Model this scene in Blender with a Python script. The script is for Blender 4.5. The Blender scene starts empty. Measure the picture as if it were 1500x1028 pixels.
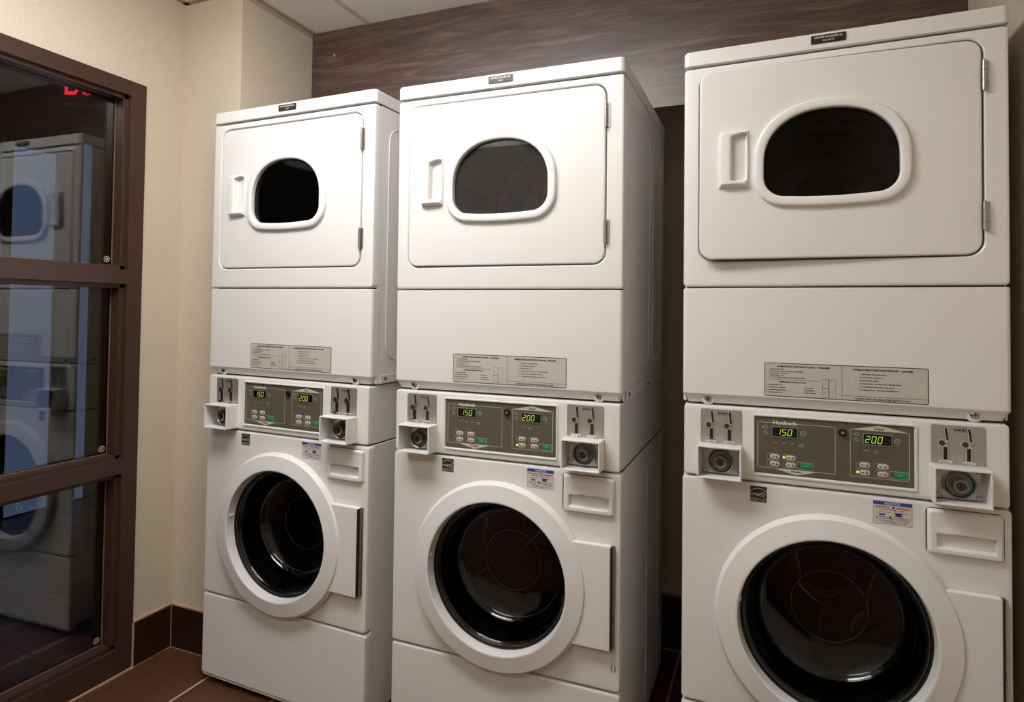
import bpy, bmesh, math, random
from math import sin, cos, pi, radians
from mathutils import Vector
random.seed(7)
SC = bpy.context.scene
COL = SC.collection

# ------------------------------------------------------------------ materials
def lin(r, g, b):
    def f(c):
        c /= 255.0
        return c / 12.92 if c <= 0.04045 else ((c + 0.055) / 1.055) ** 2.4
    return (f(r), f(g), f(b), 1.0)

def nt(name):
    m = bpy.data.materials.new(name)
    m.use_nodes = True
    t = m.node_tree
    t.nodes.clear()
    out = t.nodes.new('ShaderNodeOutputMaterial')
    return m, t, out

def N(t, kind, **kw):
    n = t.nodes.new(kind)
    for k, v in kw.items():
        if k in n.inputs:
            n.inputs[k].default_value = v
        else:
            setattr(n, k, v)
    return n

def pbr(name, col, rough=0.4, metal=0.0, spec=0.5, coat=0.0, bump=None, vary=None, scale=(1, 1, 1), emis=None, estr=0.0):
    m, t, out = nt(name)
    p = N(t, 'ShaderNodeBsdfPrincipled')
    p.inputs['Base Color'].default_value = col
    p.inputs['Roughness'].default_value = rough
    p.inputs['Metallic'].default_value = metal
    p.inputs['Specular IOR Level'].default_value = spec
    p.inputs['Coat Weight'].default_value = coat
    p.inputs['Coat Roughness'].default_value = 0.12
    if emis:
        p.inputs['Emission Color'].default_value = emis
        p.inputs['Emission Strength'].default_value = estr
    t.links.new(p.outputs[0], out.inputs[0])
    tc = N(t, 'ShaderNodeTexCoord')
    mp = N(t, 'ShaderNodeMapping')
    mp.inputs['Scale'].default_value = scale
    t.links.new(tc.outputs['Object'], mp.inputs[0])
    if vary:                                     # (noise scale, amount)
        nz = N(t, 'ShaderNodeTexNoise')
        nz.inputs['Scale'].default_value = vary[0]
        nz.inputs['Detail'].default_value = 4
        t.links.new(mp.outputs[0], nz.inputs[0])
        rp = N(t, 'ShaderNodeValToRGB')
        a = vary[1]
        rp.color_ramp.elements[0].position = 0.3
        rp.color_ramp.elements[1].position = 0.7
        rp.color_ramp.elements[0].color = (col[0] * (1 - a), col[1] * (1 - a), col[2] * (1 - a), 1)
        rp.color_ramp.elements[1].color = (min(1, col[0] * (1 + a)), min(1, col[1] * (1 + a)), min(1, col[2] * (1 + a)), 1)
        t.links.new(nz.outputs['Fac'], rp.inputs[0])
        t.links.new(rp.outputs[0], p.inputs['Base Color'])
    if bump:                                     # (noise scale, strength, distance)
        nb = N(t, 'ShaderNodeTexNoise')
        nb.inputs['Scale'].default_value = bump[0]
        nb.inputs['Detail'].default_value = 3
        t.links.new(mp.outputs[0], nb.inputs[0])
        bp = N(t, 'ShaderNodeBump')
        bp.inputs['Strength'].default_value = bump[1]
        bp.inputs['Distance'].default_value = bump[2]
        t.links.new(nb.outputs['Fac'], bp.inputs['Height'])
        t.links.new(bp.outputs[0], p.inputs['Normal'])
    return m

def glass_sheet(name, refl, tint, rough=0.0, dust=0.0, ior=1.5):
    m, t, out = nt(name)
    tr = N(t, 'ShaderNodeBsdfTransparent')
    tr.inputs[0].default_value = tint
    gl = N(t, 'ShaderNodeBsdfGlossy')
    gl.inputs['Roughness'].default_value = rough
    fr = N(t, 'ShaderNodeFresnel')
    fr.inputs['IOR'].default_value = ior
    ad = N(t, 'ShaderNodeMath', operation='ADD')
    ad.use_clamp = True
    ad.inputs[1].default_value = refl
    t.links.new(fr.outputs[0], ad.inputs[0])
    mx = N(t, 'ShaderNodeMixShader')
    t.links.new(ad.outputs[0], mx.inputs[0])
    t.links.new(tr.outputs[0], mx.inputs[1])
    t.links.new(gl.outputs[0], mx.inputs[2])
    last = mx
    if dust:
        df = N(t, 'ShaderNodeBsdfDiffuse')
        df.inputs[0].default_value = (0.55, 0.52, 0.48, 1)
        nz = N(t, 'ShaderNodeTexNoise')
        nz.inputs['Scale'].default_value = 60
        ml = N(t, 'ShaderNodeMath', operation='MULTIPLY')
        ml.inputs[1].default_value = dust * 2
        t.links.new(nz.outputs['Fac'], ml.inputs[0])
        m2 = N(t, 'ShaderNodeMixShader')
        t.links.new(ml.outputs[0], m2.inputs[0])
        t.links.new(mx.outputs[0], m2.inputs[1])
        t.links.new(df.outputs[0], m2.inputs[2])
        last = m2
    t.links.new(last.outputs[0], out.inputs[0])
    return m

def emit(name, col, strength):
    m, t, out = nt(name)
    e = N(t, 'ShaderNodeEmission')
    e.inputs[0].default_value = col
    e.inputs[1].default_value = strength
    t.links.new(e.outputs[0], out.inputs[0])
    return m

def wood_mat(name):
    m, t, out = nt(name)
    p = N(t, 'ShaderNodeBsdfPrincipled')
    p.inputs['Roughness'].default_value = 0.45
    p.inputs['Specular IOR Level'].default_value = 0.6
    p.inputs['Coat Weight'].default_value = 0.6
    p.inputs['Coat Roughness'].default_value = 0.33
    tc = N(t, 'ShaderNodeTexCoord')
    mp = N(t, 'ShaderNodeMapping')
    mp.inputs['Scale'].default_value = (1.1, 9.0, 9.0)
    t.links.new(tc.outputs['Object'], mp.inputs[0])
    n1 = N(t, 'ShaderNodeTexNoise')
    n1.inputs['Scale'].default_value = 2.2
    n1.inputs['Detail'].default_value = 8
    n1.inputs['Roughness'].default_value = 0.62
    n1.inputs['Distortion'].default_value = 1.3
    t.links.new(mp.outputs[0], n1.inputs[0])
    mp2 = N(t, 'ShaderNodeMapping')
    mp2.inputs['Scale'].default_value = (4.0, 160.0, 160.0)
    t.links.new(tc.outputs['Object'], mp2.inputs[0])
    n2 = N(t, 'ShaderNodeTexNoise')
    n2.inputs['Scale'].default_value = 2.0
    n2.inputs['Detail'].default_value = 3
    t.links.new(mp2.outputs[0], n2.inputs[0])
    mx = N(t, 'ShaderNodeMath', operation='MULTIPLY_ADD')
    mx.inputs[1].default_value = 0.5
    t.links.new(n2.outputs['Fac'], mx.inputs[0])
    t.links.new(n1.outputs['Fac'], mx.inputs[2])
    rp = N(t, 'ShaderNodeValToRGB')
    e = rp.color_ramp.elements
    e[0].position = 0.52; e[0].color = lin(50, 34, 30)
    e[1].position = 1.0; e[1].color = lin(124, 99, 90)
    k = e.new(0.74); k.color = lin(80, 58, 51)
    t.links.new(mx.outputs[0], rp.inputs[0])
    t.links.new(rp.outputs[0], p.inputs['Base Color'])
    bp = N(t, 'ShaderNodeBump')
    bp.inputs['Strength'].default_value = 0.12
    bp.inputs['Distance'].default_value = 0.002
    t.links.new(n2.outputs['Fac'], bp.inputs['Height'])
    t.links.new(bp.outputs[0], p.inputs['Normal'])
    t.links.new(p.outputs[0], out.inputs[0])
    return m

def tile_mat(name, c1, c2, mortar, rowh, brickw, off, loc, rot=0.0, rough=0.35, mort=0.004):
    m, t, out = nt(name)
    p = N(t, 'ShaderNodeBsdfPrincipled')
    p.inputs['Roughness'].default_value = rough
    tc = N(t, 'ShaderNodeTexCoord')
    mp = N(t, 'ShaderNodeMapping')
    mp.inputs['Location'].default_value = loc
    mp.inputs['Rotation'].default_value = (0, 0, rot)
    t.links.new(tc.outputs['Object'], mp.inputs[0])
    b = N(t, 'ShaderNodeTexBrick')
    b.offset = off
    b.inputs['Scale'].default_value = 1.0
    b.inputs['Brick Width'].default_value = brickw
    b.inputs['Row Height'].default_value = rowh
    b.inputs['Mortar Size'].default_value = mort
    b.inputs['Mortar Smooth'].default_value = 0.1
    b.inputs['Bias'].default_value = 0.0
    b.inputs['Mortar'].default_value = mortar
    t.links.new(mp.outputs[0], b.inputs[0])
    mp2 = N(t, 'ShaderNodeMapping')
    mp2.inputs['Scale'].default_value = (6, 60, 1) if rot == 0 else (60, 6, 1)
    t.links.new(tc.outputs['Object'], mp2.inputs[0])
    nz = N(t, 'ShaderNodeTexNoise')
    nz.inputs['Scale'].default_value = 1.5
    nz.inputs['Detail'].default_value = 5
    t.links.new(mp2.outputs[0], nz.inputs[0])
    rp = N(t, 'ShaderNodeValToRGB')
    rp.color_ramp.elements[0].position = 0.3; rp.color_ramp.elements[0].color = c1
    rp.color_ramp.elements[1].position = 0.75; rp.color_ramp.elements[1].color = c2
    t.links.new(nz.outputs['Fac'], rp.inputs[0])
    t.links.new(rp.outputs[0], b.inputs['Color1'])
    t.links.new(rp.outputs[0], b.inputs['Color2'])
    t.links.new(b.outputs['Color'], p.inputs['Base Color'])
    bp = N(t, 'ShaderNodeBump')
    bp.inputs['Strength'].default_value = 0.4
    bp.inputs['Distance'].default_value = 0.002
    bp.invert = True
    t.links.new(b.outputs['Fac'], bp.inputs['Height'])
    t.links.new(bp.outputs[0], p.inputs['Normal'])
    t.links.new(p.outputs[0], out.inputs[0])
    return m

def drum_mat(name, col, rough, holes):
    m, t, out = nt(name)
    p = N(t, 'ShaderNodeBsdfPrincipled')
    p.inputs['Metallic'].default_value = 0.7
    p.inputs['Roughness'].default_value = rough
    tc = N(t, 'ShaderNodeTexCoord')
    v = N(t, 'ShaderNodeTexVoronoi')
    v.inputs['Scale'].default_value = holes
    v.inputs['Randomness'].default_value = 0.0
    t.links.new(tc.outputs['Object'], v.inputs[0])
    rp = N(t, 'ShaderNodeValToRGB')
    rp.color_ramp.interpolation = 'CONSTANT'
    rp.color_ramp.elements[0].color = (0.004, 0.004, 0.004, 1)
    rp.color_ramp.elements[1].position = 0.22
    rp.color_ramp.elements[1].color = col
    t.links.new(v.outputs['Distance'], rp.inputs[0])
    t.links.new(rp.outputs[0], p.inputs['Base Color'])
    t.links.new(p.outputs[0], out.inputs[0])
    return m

M = {}
M['paint'] = pbr('white_enamel', (0.775, 0.768, 0.757, 1), 0.30, spec=0.5, bump=(900, 0.03, 0.0004))
M['plastic'] = pbr('white_plastic', (0.80, 0.792, 0.785, 1), 0.34, bump=(1200, 0.03, 0.0003))
M['traypaint'] = pbr('tray_enamel', (0.80, 0.79, 0.765, 1), 0.35, bump=(600, 0.05, 0.0005))
M['gap'] = pbr('seam_shade_fill', (0.05, 0.05, 0.05, 1), 0.8, vary=(40, 0.2))  # near-black fill, paints the shade inside open seams
M['groove_shade'] = pbr('door_groove_shade', (0.16, 0.16, 0.155, 1), 0.7, vary=(40, 0.1))  # mid grey standing in for soft shade in the door groove
M['black'] = pbr('black_plastic', (0.006, 0.006, 0.006, 1), 0.35, vary=(50, 0.2))
M['rubber'] = pbr('black_rubber', (0.012, 0.012, 0.012, 1), 0.45, vary=(30, 0.2))
M['taupe'] = pbr('taupe_overlay', lin(92, 86, 74), 0.42, vary=(300, 0.06))
M['notice'] = pbr('notice_paper', (0.60, 0.59, 0.57, 1), 0.4, vary=(80, 0.03))
M['ink'] = pbr('black_ink', (0.012, 0.011, 0.010, 1), 0.6, vary=(200, 0.1))
M['paper'] = pbr('label_paper', (0.53, 0.515, 0.465, 1), 0.45, vary=(80, 0.03))
M['white'] = pbr('white_ink', (0.75, 0.74, 0.70, 1), 0.5, vary=(200, 0.04))
M['cream'] = pbr('cream_ink', lin(205, 200, 184), 0.5, vary=(200, 0.04))
M['button'] = pbr('button_grey', lin(205, 202, 190), 0.4, vary=(200, 0.04))
M['green'] = pbr('start_green', lin(10, 135, 85), 0.4, vary=(200, 0.06))
M['blue'] = pbr('notice_blue', lin(15, 75, 165), 0.45, vary=(200, 0.06))
M['orange'] = pbr('notice_orange', lin(225, 165, 95), 0.5, vary=(200, 0.06))
M['red'] = pbr('notice_red', lin(190, 40, 50), 0.5, vary=(200, 0.06))
M['navy'] = pbr('notice_navy', lin(35, 40, 130), 0.5, vary=(200, 0.06))
M['chrome'] = pbr('chrome', (0.75, 0.74, 0.72, 1), 0.12, metal=1.0, vary=(60, 0.05))
M['zinc'] = pbr('zinc_plate', (0.36, 0.37, 0.37, 1), 0.26, metal=1.0, vary=(90, 0.2))
M['brushed'] = pbr('brushed_steel', (0.46, 0.455, 0.45, 1), 0.42, metal=0.75, bump=(220, 0.08, 0.0004), vary=(120, 0.08), scale=(1, 1, 8))
M['lockcup'] = pbr('lock_cup_steel', (0.15, 0.15, 0.15, 1), 0.25, metal=0.9, vary=(90, 0.3))
M['bronze'] = pbr('bronze_key_core', lin(96, 74, 66), 0.35, metal=0.8, vary=(200, 0.15))
M['hinge'] = pbr('hinge_steel', (0.42, 0.40, 0.37, 1), 0.35, metal=0.9, vary=(150, 0.2))
M['plate'] = pbr('engraved_plate', (0.010, 0.010, 0.010, 1), 0.38, vary=(200, 0.1))
M['led'] = emit('display_digit', (0.56, 0.86, 0.09, 1), 0.9)
M['ledgreen'] = emit('indicator_lamp', (0.45, 1.0, 0.05, 1), 2.2)
M['window'] = pbr('display_window', (0.004, 0.004, 0.004, 1), 0.2, vary=(60, 0.1))
M['portglass'] = glass_sheet('dryer_port_glass', 0.008, (0.48, 0.46, 0.44, 1), 0.0, 0.0015, ior=1.25)
M['portglass_dusty'] = glass_sheet('dryer_port_glass_lint', 0.004, (0.85, 0.83, 0.80, 1), 0.03, 0.036, ior=1.2)
M['doorglass'] = glass_sheet('washer_door_glass', 0.032, (0.60, 0.60, 0.60, 1), 0.0, ior=1.22)
M['glassrim'] = pbr('moulded_glass_rim', (0.07, 0.07, 0.07, 1), 0.2, vary=(40, 0.3))
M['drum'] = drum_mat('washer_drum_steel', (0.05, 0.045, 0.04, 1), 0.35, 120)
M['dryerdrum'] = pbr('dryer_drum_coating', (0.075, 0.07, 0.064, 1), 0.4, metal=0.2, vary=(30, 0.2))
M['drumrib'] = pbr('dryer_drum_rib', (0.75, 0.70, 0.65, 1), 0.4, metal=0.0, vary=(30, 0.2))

M['wall'] = pbr('beige_vinyl_wallcovering', lin(203, 192, 173), 0.6, bump=(260, 0.18, 0.0012), vary=(140, 0.045), scale=(1, 1, 0.6))
M['ceiling'] = pbr('acoustic_tile', lin(243, 240, 235), 0.9, bump=(420, 0.5, 0.002), vary=(330, 0.10))
M['tbar'] = pbr('ceiling_grid', lin(205, 196, 186), 0.5, vary=(50, 0.03))
M['angle'] = pbr('wall_angle', lin(178, 160, 146), 0.5, vary=(50, 0.03))
M['wood'] = wood_mat('walnut_laminate')
M['frame'] = pbr('brown_painted_frame', lin(63, 43, 34), 0.38, vary=(60, 0.06), bump=(300, 0.04, 0.0005))
M['bead'] = pbr('sealant_bead', lin(120, 98, 86), 0.35, vary=(60, 0.25))
M['tile'] = tile_mat('brown_porcelain_floor', lin(70, 44, 30), lin(96, 64, 44), lin(196, 180, 160), 0.303, 0.61, 0.0, (-0.35, -0.092, 0), pi / 2)
M['tilebase'] = pbr('dark_tile_base', lin(48, 26, 22), 0.3, vary=(40, 0.15))
M['caulk'] = pbr('grout_caulk', lin(186, 152, 132), 0.7, vary=(80, 0.1))
M['corr_tile'] = tile_mat('hall_plank_floor', lin(40, 28, 33), lin(56, 40, 46), lin(160, 140, 145), 0.175, 0.70, 0.5, (0.15, 0.132, 0), 0.0)
M['dark'] = pbr('dark_hall_paint', lin(38, 28, 24), 0.7, vary=(20, 0.1))
M['stamp'] = pbr('etched_stamp', (0.62, 0.60, 0.57, 1), 0.6, vary=(200, 0.1))
M['bluepane'] = emit('dusk_daylight', (0.26, 0.38, 0.66, 1), 0.21)
M['paneglass'] = glass_sheet('window_glass', 0.05, (0.86, 0.87, 0.88, 1), 0.0)
M['lamp'] = emit('fluorescent_diffuser', (1.0, 0.968, 0.94, 1), 1.0)
M['lampframe'] = pbr('lamp_frame', (0.75, 0.75, 0.73, 1), 0.5, vary=(40, 0.03))
M['exitred'] = emit('exit_red', (1.0, 0.01, 0.03, 1), 1.3)
M['exitbox'] = pbr('exit_housing', lin(90, 80, 74), 0.5, vary=(40, 0.1))

# ------------------------------------------------------------------ mesh builder
_text_cache = {}
def text_geo(s, bold=0.0, shear=0.0):
    k = (s, bold, shear)
    if k in _text_cache:
        return _text_cache[k]
    c = bpy.data.curves.new('glyphs', 'FONT')
    c.body = s
    c.size = 1.0
    c.resolution_u = 2
    c.offset = bold
    c.shear = shear
    o = bpy.data.objects.new('glyphs', c)
    COL.objects.link(o)
    dg = bpy.context.evaluated_depsgraph_get()
    dg.update()
    me = bpy.data.meshes.new_from_object(o.evaluated_get(dg))
    vs = [(v.co.x, v.co.y) for v in me.vertices]
    fs = [tuple(p.vertices) for p in me.polygons]
    bpy.data.objects.remove(o)
    bpy.data.curves.remove(c)
    bpy.data.meshes.remove(me)
    xs = [v[0] for v in vs] or [0]
    ys = [v[1] for v in vs] or [0]
    r = (vs, fs, min(xs), max(xs), min(ys), max(ys))
    _text_cache[k] = r
    return r

class MB:
    def __init__(self):
        self.v, self.f, self.m, self.mats = [], [], [], []
    def mi(self, mat):
        if mat not in self.mats:
            self.mats.append(mat)
        return self.mats.index(mat)
    def face(self, idx, mat):
        self.f.append(tuple(idx)); self.m.append(self.mi(mat))
    def add(self, pts):
        a = len(self.v)
        self.v += [tuple(p) for p in pts]
        return list(range(a, a + len(pts)))
    def loft(self, loops, mat, cap0=True, cap1=True, capmat=None):
        ids = [self.add(l) for l in loops]
        n = len(loops[0])
        for a, b in zip(ids, ids[1:]):
            for i in range(n):
                j = (i + 1) % n
                self.face((a[i], a[j], b[j], b[i]), mat)
        if cap0: self.face(ids[0][::-1], mat)
        if cap1: self.face(ids[-1], capmat or mat)
        return self
    def ring(self, loops, mat):                    # closed profile ring (torus topology)
        return self.loft(loops + [loops[0]], mat, False, False)
    def box(self, x0, x1, y0, y1, z0, z1, mat, bev=0.0):
        if bev <= 0:
            l = lambda z: [(x0, y0, z), (x1, y0, z), (x1, y1, z), (x0, y1, z)]
            return self.loft([l(z0), l(z1)], mat)
        def l(z, d): return [(p[0], p[1], z) for p in rr(x0 + d, x1 - d, y0 + d, y1 - d, max(bev - d, 0.0002), 3)]
        return self.loft([l(z0, bev), l(z0 + bev * .3, bev * .3), l(z0 + bev, 0), l(z1 - bev, 0), l(z1 - bev * .3, bev * .3), l(z1, bev)], mat)
    def lathe(self, prof, cx, cz, mat, n=64, closed=False):    # prof (r, y) about a y-axis
        loops = [[(cx + r * cos(2 * pi * i / n), y, cz + r * sin(2 * pi * i / n)) for i in range(n)] for r, y in prof]
        if closed: return self.ring(loops, mat)
        return self.loft(loops, mat, prof[0][0] > 1e-5 and False, False)
    def disc(self, cx, cz, r, y0, y1, mat, n=24, bev=0.0):
        c = lambda q, y: [(cx + q * cos(2 * pi * i / n), y, cz + q * sin(2 * pi * i / n)) for i in range(n)]
        return self.loft([c(r, y0), c(r, y1 + bev), c(r - bev, y1)] if bev else [c(r, y0), c(r, y1)], mat)
    def cyl_z(self, cx, cy, r, z0, z1, mat, n=12):
        c = lambda z: [(cx + r * cos(2 * pi * i / n), cy + r * sin(2 * pi * i / n), z) for i in range(n)]
        return self.loft([c(z0), c(z1)], mat)
    def slab(self, out, yb, yf, bev, mat, capmat=None):         # out(d): 2-D loop inset by d
        P = lambda d, y: [(x, y, z) for x, z in out(d)]
        return self.loft([P(0, yb), P(0, yf + bev), P(bev * .3, yf + bev * .3), P(bev, yf)], mat, True, True, capmat)
    def plate(self, pts, yb, yf, mat):
        return self.loft([[(x, yb, z) for x, z in pts], [(x, yf, z) for x, z in pts]], mat)
    def flat(self, pts, y, mat):
        self.face(self.add([(x, y, z) for x, z in pts]), mat)
        return self
    def rect(self, x0, x1, z0, z1, y, mat):
        return self.flat([(x0, z0), (x1, z0), (x1, z1), (x0, z1)], y, mat)
    def outline(self, out, w, y, mat, yb=None):
        a = [(x, y, z) for x, z in out(0)]
        b = [(x, y, z) for x, z in out(w)]
        if yb is None:
            return self.loft([a, b], mat, False, False)
        a0 = [(x, yb, z) for x, z in out(0)]; b0 = [(x, yb, z) for x, z in out(w)]
        return self.ring([a0, a, b, b0], mat)
    def text(self, s, x, z, h, y, mat, w=None, align='c', bold=0.0, shear=0.0, ref=None):
        vs, fs, x0, x1, y0, y1 = text_geo(s, bold, shear)
        cap = text_geo(ref or 'H', bold)
        sc = h / (cap[5] - cap[4])
        sx = sc if w is None else w / max(x1 - x0, 1e-6)
        if w is not None and sx > sc * 1.6: sx = sc * 1.6
        wd = (x1 - x0) * sx
        ox = x - (wd / 2 if align == 'c' else (0 if align == 'l' else wd))
        ids = self.add([(ox + (p[0] - x0) * sx, y, z + p[1] * sc) for p in vs])
        for f in fs: self.face([ids[i] for i in f], mat)
        return self
    def grid(self, x0, x1, z0, z1, nx, nz, f, yb, mat):          # height field facing -y with skirts
        ids = [[None] * (nz + 1) for _ in range(nx + 1)]
        for i in range(nx + 1):
            for j in range(nz + 1):
                x = x0 + (x1 - x0) * i / nx; z = z0 + (z1 - z0) * j / nz
                r = f(x, z)
                if isinstance(r, tuple): p = r
                else: p = (x, r, z)
                ids[i][j] = self.add([p])[0]
        for i in range(nx):
            for j in range(nz):
                self.face((ids[i][j], ids[i + 1][j], ids[i + 1][j + 1], ids[i][j + 1]), mat)
        edge = [ids[i][0] for i in range(nx)] + [ids[nx][j] for j in range(nz)] + [ids[i][nz] for i in range(nx, 0, -1)] + [ids[0][j] for j in range(nz, 0, -1)]
        back = self.add([(self.v[k][0], yb, self.v[k][2]) for k in edge])
        n = len(edge)
        for i in range(n):
            j = (i + 1) % n
            self.face((edge[i], edge[j], back[j], back[i]), mat)
        return self
    def tube(self, path, r, mat, n=8, up=(0, 0, 1), flat=1.0):
        loops = []
        P = [Vector(p) for p in path]
        for i, p in enumerate(P):
            d = (P[min(i + 1, len(P) - 1)] - P[max(i - 1, 0)]).normalized()
            u = Vector(up)
            if abs(d.dot(u)) > 0.95: u = Vector((1, 0, 0)) if abs(d.x) < .9 else Vector((0, 1, 0))
            s = d.cross(u).normalized(); w = s.cross(d)
            loops.append([p + s * r * cos(2 * pi * k / n) + w * r * flat * sin(2 * pi * k / n) for k in range(n)])
        return self.loft(loops, mat)
    def build(self, name, parent=None, origin=(0, 0, 0), angle=32, kind=None, recalc=True):
        me = bpy.data.meshes.new(name)
        o0 = Vector(origin)
        me.from_pydata([tuple(Vector(p) - o0) for p in self.v], [], self.f)
        for m in self.mats: me.materials.append(m)
        for p, k in zip(me.polygons, self.m): p.material_index = k
        if recalc:
            bm = bmesh.new(); bm.from_mesh(me)
            bmesh.ops.remove_doubles(bm, verts=bm.verts, dist=1e-6)
            bmesh.ops.recalc_face_normals(bm, faces=bm.faces)
            bm.to_mesh(me); bm.free()
        for p in me.polygons: p.use_smooth = True
        me.set_sharp_from_angle(angle=radians(angle))
        o = bpy.data.objects.new(name, me)
        COL.objects.link(o)
        if recalc:
            wn = o.modifiers.new('even_normals', 'WEIGHTED_NORMAL')
            wn.keep_sharp = True
            wn.weight = 95
        po = Vector((0, 0, 0))
        if parent is not None:
            o.parent = parent
            po = ORG.get(parent.name, Vector((0, 0, 0)))
        o.location = o0 - po
        ORG[o.name] = o0
        if kind: o['kind'] = kind
        return o
ORG = {}

def rr(x0, x1, z0, z1, r, n=6):
    r = max(min(r, (x1 - x0) / 2 - 1e-5, (z1 - z0) / 2 - 1e-5), 1e-5)
    pts = []
    for cx, cz, a0 in ((x1 - r, z1 - r, 0), (x0 + r, z1 - r, pi / 2), (x0 + r, z0 + r, pi), (x1 - r, z0 + r, 1.5 * pi)):
        for i in range(n + 1):
            a = a0 + pi / 2 * i / n
            pts.append((cx + r * cos(a), cz + r * sin(a)))
    return pts

def RR(x0, x1, z0, z1, r, n=6):
    return lambda d: rr(x0 + d, x1 - d, z0 + d, z1 - d, max(r - d, 0.0004), n)

def circ(cx, cz, r, n=64):
    return [(cx + r * cos(2 * pi * i / n), cz + r * sin(2 * pi * i / n)) for i in range(n)]

# port shape of the dryer window: arched top, rounded bottom corners; d grows it outward
def dport(d, n=14):
    cx, a = -0.0065, 0.1475 + d
    zb, zs = 1.583 - d, 1.668
    b = 0.127 + d
    rc = 0.050 + d
    pts = []
    for i in range(2 * n + 1):
        t = pi * i / (2 * n)
        e = 2 / 2.25
        x = a * (abs(cos(t)) ** e) * (1 if cos(t) >= 0 else -1)
        pts.append((cx + x, zs + b * (abs(sin(t)) ** e)))
    for i in range(n + 1):
        t = pi + pi / 2 * i / n
        pts.append((cx - a + rc + rc * cos(t), zb + rc + rc * sin(t)))
    m = 5
    for i in range(1, m):
        u = i / m
        pts.append((cx - a + rc + (2 * a - 2 * rc) * u, zb - 0.004 * 4 * u * (1 - u)))
    for i in range(n + 1):
        t = 1.5 * pi + pi / 2 * i / n
        pts.append((cx + a - rc + rc * cos(t), zb + rc + rc * sin(t)))
    return pts

def ray_hit(loop, c, ang):
    dx, dz = cos(ang), sin(ang)
    best = None
    n = len(loop)
    for i in range(n):
        ax, az = loop[i][0] - c[0], loop[i][1] - c[1]
        bx, bz = loop[(i + 1) % n][0] - c[0], loop[(i + 1) % n][1] - c[1]
        ex, ez = bx - ax, bz - az
        den = dx * ez - dz * ex
        if abs(den) < 1e-12: continue
        t = (ax * ez - az * ex) / den
        s = (ax * dz - az * dx) / den
        if t > 0 and -1e-6 <= s <= 1 + 1e-6:
            if best is None or t > best: best = t
    return (c[0] + dx * best, c[1] + dz * best)

def match(outs, ins, c):
    """resample star-shaped loops at the union of their angles so they can be lofted"""
    ang = set()
    for l in (outs[0], ins[0]):
        for p in l: ang.add(round(math.atan2(p[1] - c[1], p[0] - c[0]), 4))
    ang = sorted(ang)
    keep = [ang[0]]
    for a in ang[1:]:
        if a - keep[-1] > 0.003: keep.append(a)
    f = lambda l: [ray_hit(l, c, a) for a in keep]
    return [f(l) for l in outs], [f(l) for l in ins]

def holed_slab(mb, out, bev, yb, yf, hole, c, mat, holeback=None, hb=0.0):
    """panel with a hole: out(d) outer loop inset by d, hole a loop"""
    O, I = match([out(0), out(bev * .3), out(bev)], [hole], c)
    if hb:                                              # chamfer round the hole
        P = lambda l, y: [(x, y, z) for x, z in l]
        big = [(x + math.copysign(hb, x - c[0]) * (abs(x - c[0]) > .25), z + math.copysign(hb, z - c[1]) * (abs(z - c[1]) > .20)) for x, z in I[0]]
        mb.ring([P(O[0], yb), P(O[0], yf + bev), P(O[1], yf + bev * .3), P(O[2], yf), P(big, yf), P(I[0], yf + hb), P(I[0], holeback if holeback is not None else yb)], mat)
        return
    P = lambda l, y: [(x, y, z) for x, z in l]
    mb.ring([P(O[0], yb), P(O[0], yf + bev), P(O[1], yf + bev * .3), P(O[2], yf), P(I[0], yf), P(I[0], holeback if holeback is not None else yb)], mat)

def empty(name, label, cat, group=None, loc=(0, 0, 0)):
    o = bpy.data.objects.new(name, None)
    o.empty_display_size = 0.1
    COL.objects.link(o)
    o.location = loc
    o['label'] = label; o['category'] = cat
    if group: o['group'] = group
    return o

# ------------------------------------------------------------------ the machine (local: x right, y into the room's back, z up; front face y = 0)
ZL, ZD, ZS, ZC, ZW, ZB, ZF = 1.9428, 1.3641, 1.0902, 1.0628, 0.8785, 0.3034, 0.0228
HX = 0.349
G = 0.0018                                            # half seam

def seg_word(mb, s, x, z, h, w, y, mat):
    """seven-segment digits, slanted"""
    S = {'0': 'abcdef', '1': 'bc', '2': 'abged', '5': 'afgcd'}
    t = h * 0.088
    for ch in s:
        def P(px, pz): return (x + px * w + (pz - 0.5) * h * 0.16, z + pz * h)
        segs = {'a': ((0.08, 1), (0.92, 1)), 'g': ((0.08, .5), (0.92, .5)), 'd': ((0.08, 0), (0.92, 0)),
                'f': ((0, .95), (0, .55)), 'b': ((1, .95), (1, .55)), 'e': ((0, .45), (0, .05)), 'c': ((1, .45), (1, .05))}
        for k in S[ch]:
            a, b = segs[k]
            (ax, az), (bx, bz) = P(*a), P(*b)
            if k in 'agd':
                mb.flat([(ax, az - t / 2), (bx, bz - t / 2), (bx + t * .3, bz), (bx, bz + t / 2), (ax, az + t / 2), (ax - t * .3, az)], y, mat)
            else:
                mb.flat([(ax - t / 2, az), (bx - t / 2, bz), (bx, bz - t * .3), (bx + t / 2, bz), (ax + t / 2, az), (ax, az + t * .3)], y, mat)
        x += w * 1.62

def dashes(mb, x0, x1, z, h, y, mat, seed):
    rnd = random.Random(seed)
    x = x0
    while x < x1 - 0.001:
        l = min(rnd.uniform(0.003, 0.009), x1 - x)
        mb.rect(x, x + l, z, z + h, y, mat)
        x += l + 0.0012

def star_pts(cx, cz, r, q=0.45, rot=0.0):
    return [(cx + (r if i % 2 == 0 else r * q) * sin(rot + pi * i / 5), cz + (r if i % 2 == 0 else r * q) * cos(rot + pi * i / 5)) for i in range(10)]

def smooth(a, b, x):
    t = max(0.0, min(1.0, (x - a) / (b - a)))
    return t * t * (3 - 2 * t)

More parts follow.
